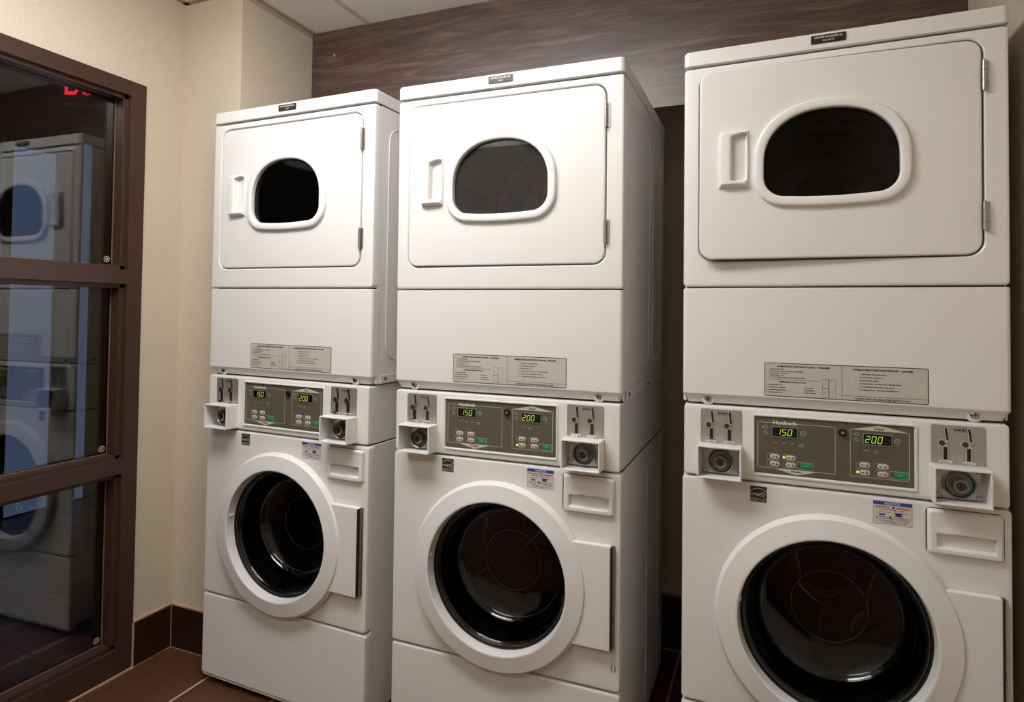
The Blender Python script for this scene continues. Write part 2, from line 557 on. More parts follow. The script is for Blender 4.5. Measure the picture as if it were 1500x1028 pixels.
NAMEPLATES = {}
def make_nameplate(root_lid, l1, l2):
    mb = MB()
    mb.plate(rr(-0.046, 0.0295, 1.9575, 1.9772, 0.0006, 2), -0.003, -0.0058, M['plate'])
    mb.text(l1, -0.008, 1.9690, 0.0048, -0.0062, M['white'], w=0.060, bold=0.012)
    mb.text(l2, -0.008, 1.9612, 0.0046, -0.0062, M['white'], bold=0.012)
    return mb.build('name_plate', root_lid)

def make_machine():
    P = M['paint']
    root = empty('stacked_washer_dryer', '', 'washer dryer', 'stacked laundry machines along the back wall')

    # ---- cabinets (bodies behind the front panels)
    def side_ridge(mb, pts, sx, r=0.0016):
        mb.tube([(sx * HX, y, z) for y, z in pts], r, P, 6, up=(1, 0, 0))
    def rrpath(y0, y1, z0, z1, r):
        p = rr(y0, y1, z0, z1, r, 4)
        return p + p[:2]
    mb = MB()
    z0, z1 = ZC + G, ZL - G
    bx = HX - 0.0015
    mb.loft([[(-bx, 0.032, z0), (-bx, 0.70, z0), (-bx, 0.70, z1), (-bx, 0.032, z1)], [(-bx + .004, 0.028, z0 + .004), (-bx + .004, 0.696, z0 + .004), (-bx + .004, 0.696, z1 - .004), (-bx + .004, 0.028, z1 - .004)]], P, True, False)
    mb.loft([[(bx, 0.032, z0), (bx, 0.70, z0), (bx, 0.70, z1), (bx, 0.032, z1)], [(bx - .004, 0.028, z0 + .004), (bx - .004, 0.696, z0 + .004), (bx - .004, 0.696, z1 - .004), (bx - .004, 0.028, z1 - .004)]], P, True, False)
    mb.box(-bx + .002, bx - .002, 0.690, 0.70, z0, z1, P)
    mb.box(-bx + .002, bx - .002, 0.05, 0.70, z0, z0 + .01, P)
    mb.box(-bx + .002, bx - .002, 0.03, 0.70, z1 - .006, z1 + .003, M['gap'])
    for s in (-1, 1):
        side_ridge(mb, rrpath(0.075, 0.40, 1.14, 1.885, 0.05), s)
        side_ridge(mb, rrpath(0.46, 0.62, 1.14, 1.885, 0.05), s)
        mb.box(min(s * HX, s * (HX + .004)), max(s * HX, s * (HX + .004)), 0.045, 0.69, ZC + .003, ZC + .030, P, 0.0015)
        for y in (0.07, 0.36, 0.64):
            c = lambda x: [(x, y + .006 * cos(k * pi / 5), ZC + .018 + .006 * sin(k * pi / 5)) for k in range(10)]
            mb.loft([c(s * (HX + .003)), c(s * (HX + .0065))], M['zinc'])
    mb.build('dryer_cabinet', root)

    mb = MB()
    mb.box(-HX + .004, HX - .004, 0.028, 0.69, ZW + G, ZC - G, P, 0.003)
    mb.box(-HX + .008, HX - .008, 0.03, 0.68, ZC - .004, ZC + .004, M['gap'])
    mb.build('control_cabinet', root)

    mb = MB()
    z0, z1 = ZF + 0.012, ZW - G
    for s in (-1, 1):
        a, b = sorted((s * HX, s * (HX - .006)))
        mb.box(a, b, 0.028, 0.70, z0, z1, P, 0.002)
        side_ridge(mb, [(0.38, 0.06), (0.38, 0.80)], s)
        side_ridge(mb, [(0.60, 0.06), (0.60, 0.80)], s)
    mb.box(-HX + .005, HX - .005, 0.69, 0.70, z0, z1, P)
    mb.box(-HX + .005, HX - .005, 0.03, 0.70, z1 - .012, z1 + .0016, M['gap'])
    mb.box(-HX + .005, HX - .005, 0.03, 0.70, z0, z0 + .01, M['gap'])
    mb.build('washer_cabinet', root)

    mb = MB()
    mb.box(-0.32, 0.32, 0.045, 0.66, 0.0, ZF + 0.02, M['black'], 0.004)
    plinth = mb.build('plinth', root)

    # ---- top lid
    mb = MB()
    def L(z, d):
        return [(x, y, z) for x, y in rr(-HX - .001 + d, HX + .001 - d, -0.003 + d, 0.705 - d, 0.014 - d * .6, 6)]
    zt = 1.986
    mb.loft([L(ZL + G, .003), L(ZL + G + .002, 0), L(zt - .007, 0), L(zt - .0035, .0015), L(zt - .001, .004), L(zt, .008)], P)
    lid = mb.build('top_lid', root)

    # ---- dryer front panel with the recess the door closes into
    c = (-0.0065, 1.675)
    dx0, dx1, dz0, dz1 = -0.306, 0.299, 1.434, 1.917
    mb = MB()
    holed_slab(mb, RR(-HX, HX, ZD + G, ZL - G, 0.0105), 0.0085, 0.030, 0.0, RR(dx0 - .0035, dx1 + .0035, dz0 - .0035, dz1 + .0035, 0.0355)(0), c, P, 0.024, 0.0025)
    O, I = match([RR(dx0 - .005, dx1 + .005, dz0 - .005, dz1 + .005, 0.036)(0)], [dport(0.012)], c)
    mb.ring([[(x, 0.0115, z) for x, z in O[0]], [(x, 0.0115, z) for x, z in I[0]], [(x, 0.028, z) for x, z in I[0]], [(x, 0.028, z) for x, z in O[0]]], M['groove_shade'])  # recess backing, coloured as the groove's shade
    mb.build('dryer_front', root)

    # ---- dryer drum behind the port
    mb = MB()
    cx, cz = 0.0, 1.665
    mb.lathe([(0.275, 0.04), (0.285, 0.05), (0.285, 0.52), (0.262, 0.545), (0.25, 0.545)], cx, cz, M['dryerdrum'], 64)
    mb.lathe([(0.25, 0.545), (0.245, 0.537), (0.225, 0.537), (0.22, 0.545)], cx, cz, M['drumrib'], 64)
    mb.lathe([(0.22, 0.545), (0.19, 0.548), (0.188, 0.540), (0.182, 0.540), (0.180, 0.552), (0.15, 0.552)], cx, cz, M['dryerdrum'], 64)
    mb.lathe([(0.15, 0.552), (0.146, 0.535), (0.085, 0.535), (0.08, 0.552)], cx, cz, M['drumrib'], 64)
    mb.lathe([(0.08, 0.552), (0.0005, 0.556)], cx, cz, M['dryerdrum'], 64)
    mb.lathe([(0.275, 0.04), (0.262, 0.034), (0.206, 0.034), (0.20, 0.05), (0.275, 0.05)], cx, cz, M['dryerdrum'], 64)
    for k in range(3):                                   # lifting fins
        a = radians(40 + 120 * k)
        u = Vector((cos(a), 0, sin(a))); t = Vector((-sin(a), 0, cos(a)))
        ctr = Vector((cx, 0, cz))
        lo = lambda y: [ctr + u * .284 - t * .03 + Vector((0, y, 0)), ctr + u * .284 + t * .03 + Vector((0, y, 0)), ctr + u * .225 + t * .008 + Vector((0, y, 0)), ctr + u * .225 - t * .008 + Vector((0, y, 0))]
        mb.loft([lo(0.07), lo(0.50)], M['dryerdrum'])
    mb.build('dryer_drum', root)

    # ---- dryer door, hung at its right edge
    hx = (dx1 + 0.002, -0.004, 0)
    mb = MB()
    holed_slab(mb, RR(dx0, dx1, dz0, dz1, 0.032, 8), 0.0060, 0.010, -0.0020, dport(0.006), c, P)
    door = mb.build('dryer_door', root, hx)
    mb = MB()
    prof = [(-0.001, 0.006), (-0.0014, -0.0095), (-0.0004, -0.0115), (0.0025, -0.0130), (0.0080, -0.0140), (0.0160, -0.0136), (0.0195, -0.0124), (0.0216, -0.0100), (0.0225, -0.0055), (0.0225, 0.002)]
    mb.ring([[(x, y, z) for x, z in dport(d)] for d, y in prof], M['plastic'])
    mb.build('window_ring', door, hx, angle=50)
    mb = MB()
    mb.loft([[(x, 0.002, z) for x, z in dport(0.005)], [(x, 0.005, z) for x, z in dport(0.005)]], M['portglass'])
    mb.build('window_glass', door, hx)
    # pull handle: bowed grip on the left, scooped pocket open to the right
    x0, x1, z0, z1 = -0.2580, -0.1885, 1.6130, 1.7555
    # heights below are measured from the door's face
    def hf(x, z):
        u = (x - x0) / (x1 - x0); w = (z - z0) / (z1 - z0)
        bow = 4 * w * (1 - w)
        xx = x + (-0.002 * bow if u < .5 else 0.002 * bow) * abs(2 * u - 1)
        y = -0.0205 - 0.003 * (1 - abs(2 * u - .6)) * 1
        e = min(u * (x1 - x0), (1 - u) * (x1 - x0), w * (z1 - z0), (1 - w) * (z1 - z0))
        y += 0.012 * (1 - smooth(0, 0.007, e))
        pz0, pz1 = 0.10, 0.955 - 0.16 * max(0, (0.78 - u)) * 1.0
        inp = smooth(0.39, 0.58, u) * (1 - smooth(0.90, 0.96, u)) * smooth(pz0, pz0 + .05, w) * (1 - smooth(pz1 - .04, pz1, w))
        depth = 0.042 * (1 - 0.70 * smooth(0.5, 0.92, u))
        y += inp * depth
        return (xx, y + 0.004, z)
    mb = MB()
    mb.grid(x0, x1, z0, z1, 56, 64, hf, 0.001, M['plastic'])
    mb.build('door_handle', door, hx, angle=60)
    for za, zb in ((1.799, 1.866), (1.488, 1.551)):
        mb = MB()
        x = dx1 + 0.002
        n = 3
        for k in range(n):
            a = za + (zb - za) * k / n; b = za + (zb - za) * (k + 1) / n - .001
            mb.cyl_z(x, -0.0075, 0.0040, a, b, M['hinge'])
        mb.cyl_z(x, -0.0075, 0.0022, za - .002, zb + .002, M['hinge'])
        mb.box(x - .0005, x + .010, -0.0022, -0.0005, za, zb, M['hinge'])
        mb.build('door_hinge', door, hx)

    # ---- service panel between dryer and controls (tapers in at the foot)
    mb = MB()
    def Lp(z, d, fy=0.0, sx=0.0):
        return [(x, y, z) for x, y in rr(-HX + d + sx, HX - d - sx, fy + d, 0.045, 0.010, 6)]
    mb.loft([Lp(ZC + G + .0015, 0, .019, .010), Lp(ZC + .010, 0, .015, .008), Lp(ZS - .002, 0, .0015, .001), Lp(ZS + .002, 0), Lp(ZD - G - .004, 0), Lp(ZD - G - .001, .001), Lp(ZD - G, .004)], P)
    sp = mb.build('service_panel', root)
    for sx in (-0.286, 0.284):
        mb = MB()
        mb.lathe([(0.017, 0.013), (0.014, 0.0088), (0.009, 0.0085), (0.0085, 0.013)], sx, 1.0775, P, 24)
        mb.lathe([(0.0085, 0.013), (0.0078, 0.0065), (0.006, 0.0048), (0.0001, 0.0043)], sx, 1.0775, M['zinc'], 16)
        mb.rect(sx - .005, sx + .005, 1.0770, 1.0780, 0.0040, M['ink'])
        mb.rect(sx - .0008, sx + .0008, 1.0730, 1.0820, 0.0040, M['ink'])
        mb.build('panel_screw', sp)
    # instruction label
    mb = MB()
    lx0, lx1, lz0, lz1 = -0.1505, 0.1960, 1.0945, 1.1770
    y = -0.0007
    K = M['ink']
    mb.plate(rr(lx0, lx1, lz0, lz1, 0.004, 4), 0.0005, -0.0004, K)
    O = RR(lx0, lx1, lz0, lz1, 0.004, 4)
    mb.flat(O(0.0018), -0.0006, M['paper'])
    y = -0.0009
    xd = 0.0205
    T = lambda s, x, z, h, **k: mb.text(s, x, z, h, y, K, **k)
    T('OPERATING INSTRUCTIONS - WASHER', (lx0 + xd) / 2 + .002, 1.1668, 0.0042, w=0.118, bold=0.045)
    for i, s in enumerate(('1. Select Cycle Selection.', '2. Load Washer Dispenser (See Instructions Below).', '3. Load Clothes - Close Door.', '4. Insert Coin(s) - Card.', '5. To Start Washer - Push Start. Door Must Be Closed.')):
        T(s, lx0 + .011, 1.1608 - .0051 * i, 0.0027, align='l', bold=.035)
    mb.rect(lx0 + .008, lx0 + .124, 1.1362, 1.1368, y, K)
    T('DISPENSER INSTRUCTIONS', lx0 + .064, 1.1292, 0.0033, w=0.060, bold=0.04)
    for i, s in enumerate(('1. Open Dispenser Door.', '2. Load Dispenser w/ Powder', '    Compartment per Instructions.', '3. Close Dispenser Door.')):
        T(s, lx0 + .005, 1.1222 - .0062 * i, 0.0027, align='l', bold=.035)
    for i, s in enumerate(('A. Detergent', 'B. Liquid Bleach', 'C. Fabric Softener')):
        T(s, lx0 + .090, 1.1170 - .0058 * i, 0.0027, align='l', bold=.035)
    for bxx in ((lx0 + .129, lx0 + .143, 1.1205, 1.1420), (lx0 + .129, lx0 + .143, 1.0990, 1.1195), (lx0 + .144, lx0 + .158, 1.0990, 1.1420)):
        mb.outline(RR(*bxx, 0.0006, 1), 0.0006, y, K)
    T('A', lx0 + .136, 1.1290, 0.0034); T('B', lx0 + .136, 1.1070, 0.0034); T('C', lx0 + .151, 1.1110, 0.0034)
    mb.rect(xd, xd + .0009, lz0 + .001, lz1 - .001, y, K)
    T('OPERATING INSTRUCTIONS - DRYER', (lx1 + xd) / 2 - .004, 1.1660, 0.0044, w=0.124, bold=0.045)
    for i, s in enumerate(('1. Select Fabric Type (Heat Setting).', '2. Load Clothes - Close Door.', '3. Insert Coin(s) - Card.', '4. To Start Dryer - Push Start. Door Must Be Closed.', '5. To Stop Dryer During Cycle - Open Door.', '6. To Restart Dryer - Close Door and Push Start.')):
        T(s, xd + .038, 1.1565 - .0073 * i, 0.0029, align='l', bold=.035)
    mb.rect(xd, lx1 - .001, 1.1055, 1.1062, y, K)
    T('CLEAN LINT FILTER AFTER EACH LOAD', (lx1 + xd) / 2 - .004, 1.0985, 0.0036, w=0.112, bold=0.045)
    mb.build('instruction_label', sp, recalc=False)

    # ---- control housing
    mb = MB()
    bz0, bz1, bx0, bx1 = 0.8965, 1.0485, -0.1785, 0.1735
    holed_slab(mb, RR(-HX + .004, HX - .004, ZW + G, ZC - G, 0.008), 0.006, 0.032, 0.0, RR(bx0, bx1, bz0, bz1, 0.005, 4)(0), (0, 0.972), P, 0.004)
    # double bezel lip round the control panel
    O = RR(bx0, bx1, bz0, bz1, 0.006, 4)
    pf = [(0.0, 0.006), (0.0, -0.002), (0.0012, -0.0032), (0.0042, -0.0032), (0.006, -0.0005), (0.0068, 0.006)]
    mb.ring([[(x, y, z) for x, z in O(d)] for d, y in pf], P)
    mb.rect(bx0 + .002, bx1 - .002, bz0 + .002, bz1 - .002, 0.006, P)
    mb.build('control_housing', root)

    mb = MB()
    px0, px1, pz0, pz1 = -0.1720, 0.1665, 0.9035, 1.0415
    mb.plate(rr(px0, px1, pz0, pz1, 0.002, 2), 0.005, 0.0008, M['taupe'])
    y = 0.0005
    C = M['cream']
    def frame_line(x0, x1, z0, z1):
        mb.outline(RR(x0, x1, z0, z1, 0.002, 2), 0.0010, y, C)
    frame_line(-0.1660, 0.0070, 0.9172, 1.0295)
    frame_line(0.0378, 0.1585, 0.9172, 1.0280)
    mb.flat([(-0.128, 0.9176), (-0.031, 0.9176), (-0.078, 0.9052)], y - .0001, C)
    mb.text('Washer', -0.078, 0.9112, 0.0054, y - .0003, M['ink'], bold=0.03)
    mb.flat([(0.040, 1.0276), (0.157, 1.0276), (0.0985, 1.0400)], y - .0001, C)
    mb.text('Dryer', 0.0985, 1.0293, 0.0062, y - .0003, M['ink'], bold=0.03)
    mb.text('Huebsch', -0.104, 1.0262, 0.0088, y - .0004, M['white'], w=0.053, bold=0.03)
    for gx, gz in ((-0.149, 1.0170), (0.0490, 1.0170)):       # coin-hand glyphs beside the displays
        mb.rect(gx - .008, gx - .001, gz - .0006, gz + .0006, y, C)
        mb.outline(lambda d, gx=gx, gz=gz: circ(gx + .003, gz, .0042 - d, 12), 0.0008, y, C)
        mb.outline(lambda d, gx=gx, gz=gz: circ(gx + .001, gz - .012, .0036 - d, 12), 0.0008, y, C)
        mb.rect(gx + .003, gx + .007, gz - .0165, gz - .0155, y, C)
    for gx, gz in ((-0.0630, 1.0080), (0.1345, 1.0065)):
        mb.outline(lambda d, gx=gx, gz=gz: circ(gx, gz, .0060 - d, 18), 0.0008, y, C)
        mb.rect(gx - .0004, gx + .0004, gz, gz + .004, y, C); mb.rect(gx, gx + .003, gz - .0004, gz + .0004, y, C)
    for s, gx, gz in (('WASH', -0.124, .9800), ('RINSE', -0.105, .9800), ('SPIN', -0.086, .9800), ('DOOR', -0.067, .9800), ('LOCKED', -0.067, .9762), ('DRYING', 0.071, .9790), ('COOL', 0.092, .9790), ('DOWN', 0.092, .9752)):
        mb.text(s, gx, gz, 0.0023, y, C, bold=0.01)
    for gx in (-0.124, -0.105, -0.086, -0.067): mb.flat(circ(gx, .9862, .0013, 8), y, M['ink'])
    for gx in (0.071, 0.092): mb.flat(circ(gx, .9850, .0013, 8), y, M['ink'])
    cp = mb.build('control_panel', root, recalc=False)

    for (x0, x1, z0, z1, s, dx) in ((-0.1335, -0.0740, 0.9945, 1.0205, '150', .012), (0.0645, 0.1245, 0.9935, 1.0205, '200', .006)):
        mb = MB()
        mb.outline(RR(x0, x1, z0, z1, 0.001, 1), 0.0014, -0.0010, M['brushed'], 0.001)
        mb.plate(rr(x0 + .001, x1 - .001, z0 + .001, z1 - .001, .0008, 1), 0.001, -0.0002, M['window'])
        seg_word(mb, s, x0 + dx, z0 + 0.0055, 0.0148, 0.0078, -0.0006, M['led'])
        mb.build('time_display', cp, recalc=False)
    for i, (bx, bz) in enumerate(((-0.128, 0.9462), (-0.0925, 0.9462), (-0.128, 0.9288), (-0.0925, 0.9288), (0.0665, 0.9460), (0.1035, 0.9460), (0.0665, 0.9285), (0.1035, 0.9285))):
        mb = MB()
        mb.outline(RR(bx - .0155, bx + .0135, bz - .0072, bz + .0072, .004, 3), 0.0006, 0.0003, M['button'])
        mb.slab(RR(bx - .0095, bx + .0120, bz - .0055, bz + .0055, .0052, 4), 0.001, -0.0006, 0.0004, M['button'])
        dashes(mb, bx - .006, bx + .002, bz + .0006, .0012, -0.0009, M['ink'], i)
        dashes(mb, bx - .006, bx + .001, bz - .0020, .0012, -0.0009, M['ink'], i + 20)
        mb.flat(circ(bx + .0065, bz - .0012, .0020, 8), -0.0009, M['ink'])
        mb.rect(bx + .0058, bx + .0072, bz, bz + .0036, -0.0009, M['ink'])
        mb.flat(circ(bx - .0128, bz, .0017, 8), 0.0001, M['ink'])
        mb.build('push_button', cp, recalc=False)
    for i, bx in enumerate((-0.0565, 0.1395)):
        mb = MB()
        bz = 0.9295
        mb.outline(RR(bx - .0205, bx + .0160, bz - .0085, bz + .0085, .002, 2), 0.0007, 0.0003, M['button'])
        mb.slab(RR(bx - .0125, bx + .0145, bz - .0068, bz + .0068, .0015, 2), 0.001, -0.0006, 0.0004, M['green'])
        mb.text('START', bx + .001, bz - .001, 0.0026, -0.0009, M['cream'])
        mb.flat(circ(bx - .0165, bz, .0017, 8), 0.0001, M['ink'])
        mb.build('start_button', cp, recalc=False)
    mb = MB()
    mb.lathe([(0.0092, 0.001), (0.0088, -0.004), (0.0078, -0.0062), (0.0062, -0.0066), (0.0055, -0.0035), (0.0001, -0.0035)], 0.0225, 1.0180, M['black'], 24)
    mb.lathe([(0.0042, -0.0036), (0.0036, -0.0052), (0.0016, -0.0050), (0.0015, -0.0036)], 0.0225, 1.0180, M['chrome'], 16)
    mb.build('key_lock', cp)

    # ---- coin slides
    for side, (x0, x1) in enumerate(((-0.3025, -0.2030), (0.1995, 0.3005))):
        mb = MB()
        mb.slab(RR(x0, x1, 0.960, 1.0530, 0.005, 4), 0.001, -0.0022, 0.0006, M['brushed'])
        mid = (x0 + x1) / 2 + (0.002 if side == 0 else .003)
        mb.outline(RR(mid - .012, mid + .016, 1.0385, 1.0480, .0045, 4), 0.0005, -0.0024, M['ink'])
        dashes(mb, mid - .009, mid + .013, 1.0412, .0036, -0.0025, M['ink'], 3)
        slide = mb.build('coin_slide', root)
        for xs in (x0 + 0.0262, x0 + 0.0697):
            mb = MB()
            ch, bk = M['chrome'], M['black']
            def bar(ax, az, bx, bz, w, y0, y1, mat):
                d = Vector((bx - ax, bz - az)).normalized(); s = Vector((-d.y, d.x)) * w / 2
                mb.plate([(ax + s.x, az + s.y), (ax - s.x, az - s.y), (bx - s.x, bz - s.y), (bx + s.x, bz + s.y)], y0, y1, mat)
            bar(xs + .0005, 1.0492, xs + .0048, 1.0165, .0072, -.002, -.0042, ch)
            bar(xs + .0010, 1.0470, xs + .0048, 1.0190, .0042, -.002, -.0044, bk)
            mb.disc(xs - .0065, 1.0125, .0085, -.002, -.0042, ch, 20)
            mb.disc(xs - .0060, 1.0125, .0062, -.002, -.0045, M['bronze'], 16)
            bar(xs + .002, 1.0172, xs - .006, 1.008, .006, -.002, -.0041, ch)
            bar(xs, 1.0085, xs, .9740, .0118, -.002, -.0042, ch)
            bar(xs + .0006, 1.0040, xs + .0006, .9765, .0074, -.002, -.0045, bk)
            mb.plate(rr(xs - .0135, xs + .0135, .9680, .9765, .003, 3), -.002, -.0062, ch)
            mb.box(xs - .0075, xs + .0075, -.012, -.004, .9660, .9715, ch, .0015)
            mb.build('coin_slot', slide)
        # tray: thin-walled white box, open to the front
        mb = MB()
        tx0, tx1, tz0, tz1, ty = x0 - .0035, x1 + .0025, 0.8855, 0.9665, -0.050
        O = RR(tx0, tx1, tz0, tz1, 0.003, 3)
        A = lambda d, y: [(x, y, z) for x, z in O(d)]
        mb.ring([A(0, 0.001), A(0, ty + .0015), A(.001, ty), A(.0035, ty), A(.0045, ty + .001), A(.0045, 0.001)], M['traypaint'])
        mb.build('coin_tray', slide)
        mb = MB()
        mb.slab(RR(tx0 + .010, tx1 - .010, tz0 + .006, tz1 - .006, .002, 2), -0.001, -0.006, 0.001, M['zinc'])
        cx, cz = (tx0 + tx1) / 2 + .001, (tz0 + tz1) / 2 - .001
        mb.lathe([(0.031, -.006), (0.0310, -.0165), (0.0290, -.0180), (0.0272, -.0165), (0.0265, -.009)], cx, cz, M['zinc'], 36)
        mb.lathe([(0.0265, -.009), (0.0245, -.0075), (0.0150, -.0075)], cx, cz, M['lockcup'], 36)
        mb.lathe([(0.0150, -.0075), (0.0148, -.026), (0.0128, -.0285), (0.0105, -.0285), (0.0100, -.0255)], cx, cz, M['zinc'], 36)
        mb.lathe([(0.0100, -.0255), (0.0098, -.0270), (0.0001, -.0275)], cx, cz, M['bronze'], 24)
        mb.flat(circ(cx, cz + .002, .0030, 10), -.0280, M['black'])
        mb.flat([(cx - .0012, cz + .001), (cx - .0024, cz - .006), (cx + .0024, cz - .006), (cx + .0012, cz + .001)], -.0280, M['black'])
        for qx in (tx0 + .016, tx1 - .016):
            for qz in (tz0 + .013, tz1 - .012):
                mb.disc(qx, qz, .0055, -.006, -.0088, M['zinc'], 14, .0012)
        mb.build('tray_lock', slide)

    # ---- washer front
    wc = (-0.001, 0.558)
    mb = MB()
    holed_slab(mb, RR(-HX, HX, ZB + G, ZW - G, 0.0105), 0.0085, 0.030, 0.0, circ(wc[0], wc[1], 0.232, 72), wc, P)
    mb.build('washer_front', root)
    mb = MB()
    mb.slab(RR(-HX, HX, ZF, ZB - G, 0.0105), 0.032, 0.0, 0.0085, P)
    mb.box(-HX + .006, HX - .006, 0.004, 0.02, ZF - .006, ZF + .004, P, .001)
    mb.box(-HX + .012, HX - .012, 0.012, 0.026, ZB - .004, ZB + .004, M['gap'])
    for sx in (-0.30, 0.30):
        mb.disc(sx, ZF + .0045, .0035, 0.006, -0.0005, M['hinge'], 10)
    mb.build('base_panel', root)
    # rubber bellows and drum
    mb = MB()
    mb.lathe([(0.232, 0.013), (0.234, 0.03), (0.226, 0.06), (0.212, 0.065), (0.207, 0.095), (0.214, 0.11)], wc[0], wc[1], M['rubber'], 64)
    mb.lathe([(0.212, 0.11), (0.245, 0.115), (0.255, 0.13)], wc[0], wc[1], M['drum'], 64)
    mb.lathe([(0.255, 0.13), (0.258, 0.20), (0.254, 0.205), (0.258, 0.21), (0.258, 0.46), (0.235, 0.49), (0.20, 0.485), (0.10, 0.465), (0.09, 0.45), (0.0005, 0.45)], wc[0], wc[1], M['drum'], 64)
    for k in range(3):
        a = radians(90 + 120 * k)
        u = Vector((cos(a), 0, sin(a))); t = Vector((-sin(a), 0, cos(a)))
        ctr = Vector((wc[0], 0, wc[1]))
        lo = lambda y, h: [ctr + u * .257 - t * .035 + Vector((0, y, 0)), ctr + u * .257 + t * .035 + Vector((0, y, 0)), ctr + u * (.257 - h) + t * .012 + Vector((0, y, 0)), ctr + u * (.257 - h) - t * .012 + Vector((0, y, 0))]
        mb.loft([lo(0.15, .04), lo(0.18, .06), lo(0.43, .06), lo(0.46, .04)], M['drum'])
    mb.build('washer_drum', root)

    # ---- washer door
    PL = M['plastic']
    hg = (0.330, -0.010, 0)
    mb = MB()
    prof = [(0.2045, 0.010), (0.236, 0.010), (0.256, 0.004), (0.2565, -0.0030), (0.2630, -0.0034), (0.2650, -0.0050), (0.2655, -0.0085), (0.2650, -0.0110), (0.2570, -0.0240), (0.2560, -0.0248), (0.2190, -0.0305), (0.2160, -0.0314), (0.2125, -0.0320), (0.2095, -0.0308), (0.2080, -0.0280), (0.2050, 0.004)]
    mb.lathe(prof, wc[0], wc[1], PL, 112, closed=True)
    # hinge cover plate, one casting with the ring
    mb.slab(RR(0.150, 0.3265, 0.4195, 0.6920, 0.006, 4), 0.001, -0.0265, 0.005, PL)
    # keep the plate from filling the opening: cut back its left end to the ring's curve
    zs = [0.4195 + (0.6920 - 0.4195) * i / 24 for i in range(25)]
    wdoor = mb
    # remove the slab just added and replace it by one whose left edge follows the ring
    nface = 4 * 5 * 3 + 2
    wdoor.f = wdoor.f[:-nface]; wdoor.m = wdoor.m[:-nface]
    def hp(d):
        z0, z1, x1 = 0.4195 + d, 0.6920 - d, 0.3265 - d
        L_ = [(wc[0] + math.sqrt(max(0.238 ** 2 - (z - wc[1]) ** 2, 0)), z) for z in [z1 - (z1 - z0) * i / 16 for i in range(17)]]
        r = max(0.005 - d, 0.0005)
        R_ = [(x1 - r + r * cos(-pi / 2 + pi / 2 * i / 4), z0 + r + r * sin(-pi / 2 + pi / 2 * i / 4)) for i in range(5)]
        R_ += [(x1 - r + r * cos(pi / 2 * i / 4), z1 - r + r * sin(pi / 2 * i / 4)) for i in range(5)]
        return L_ + R_
    wdoor.slab(hp, -0.003, -0.0195, 0.004, PL)
    # door catch on the left of the opening
    wdoor.box(wc[0] - .2075, wc[0] - .2005, -0.022, -0.004, wc[1] + .030, wc[1] + .038, PL, .0015)
    wd = wdoor.build('washer_door', root, hg, angle=40)
    mb = MB()
    gp = [(0.2030, 0.004), (0.2030, 0.010), (0.199, 0.011), (0.194, 0.018), (0.191, 0.030), (0.184, 0.075), (0.174, 0.098), (0.150, 0.112), (0.08, 0.122), (0.0003, 0.125)]
    gi = [(0.0003, 0.118), (0.08, 0.115), (0.146, 0.105), (0.167, 0.092), (0.177, 0.071), (0.184, 0.028), (0.188, 0.012), (0.194, 0.005), (0.2030, 0.004)]
    mb.lathe(gp, wc[0], wc[1], M['doorglass'], 80)
    mb.lathe(gi, wc[0], wc[1], M['doorglass'], 80)
    for R_, yy, q in ((0.088, 0.117, 0.0022), (0.160, 0.100, 0.0012), (0.1975, 0.0035, 0.0009)):      # moulded rims of the glass bowl
        mb.lathe([(R_ + q * cos(2 * pi * k / 8), yy + q * sin(2 * pi * k / 8)) for k in range(8)], wc[0], wc[1], M['glassrim'], 80, closed=True)
    mb.build('door_glass', wd, hg, angle=60)
    mb = MB()
    mb.lathe([(0.2052, 0.000), (0.2046, -0.0015), (0.2030, -0.0015), (0.2020, 0.000), (0.2022, 0.009), (0.2050, 0.009)], wc[0], wc[1], M['rubber'], 80, closed=True)
    mb.build('door_seal', wd, hg, angle=60)
    mb = MB()
    n = 22
    za, zb = 0.4240, 0.6890
    mb.box(0.3262, 0.3345, -0.0030, -0.0008, za, zb, M['hinge'])
    for k in range(n):
        a = za + (zb - za) * k / n; b = za + (zb - za) * (k + 1) / n - .0022
        mb.cyl_z(0.3302, -0.0085, 0.0040, a, b, M['hinge'], 10)
    mb.cyl_z(0.3302, -0.0085, 0.0026, za, zb, M['black'], 8)
    mb.box(0.3262, 0.3285, -0.022, -0.0050, za, zb, M['black'])
    mb.build('piano_hinge', wd, hg)

    # ---- detergent drawer
    mb = MB()
    qx0, qx1, qz0, qz1 = 0.1915, 0.3325, 0.7640, 0.8645
    def df(x, z):
        # rounded plan
        r = 0.010
        ex = min(x - qx0, qx1 - x); ez = min(z - qz0, qz1 - z)
        if ex < r and ez < r:
            k = r - math.hypot(r - ex, r - ez); e = k
        else: e = min(ex, ez)
        y = -0.0100 + 0.0095 * (1 - smooth(-0.002, 0.006, e))
        bow = 0.004 * (1 - ((x - 0.263) / 0.055) ** 2)
        rx = smooth(0.2085, 0.2125, x) * (1 - smooth(0.3145, 0.3185, x))
        rz = smooth(0.7790 - bow * .3, 0.7900 - bow * .3, z) * (1 - smooth(0.8090 + bow * .4, 0.8118 + bow * .4, z))
        y += 0.027 * rx * rz
        y += 0.0022 * smooth(0.8150, 0.8320, z) * (1 - smooth(0.845, 0.8635, z)) * (1 - ((x - 0.262) / 0.072) ** 2)
        return (x, y, z)
    mb.grid(qx0, qx1, qz0, qz1, 96, 72, df, 0.0005, PL)
    O = RR(qx0 - .0065, qx1 + .0035, qz0 - .001, qz1 + .0045, .013, 4)
    mb.outline(O, 0.0022, -0.0016, P, 0.0005)
    mb.outline(RR(qx0 - .0026, qx1 + .0012, qz0 - .0008, qz1 + .0022, .012, 4), 0.0022, -0.0003, M['gap'])  # dark line painting the shade in the drawer's gap
    mb.build('detergent_drawer', root, angle=50)

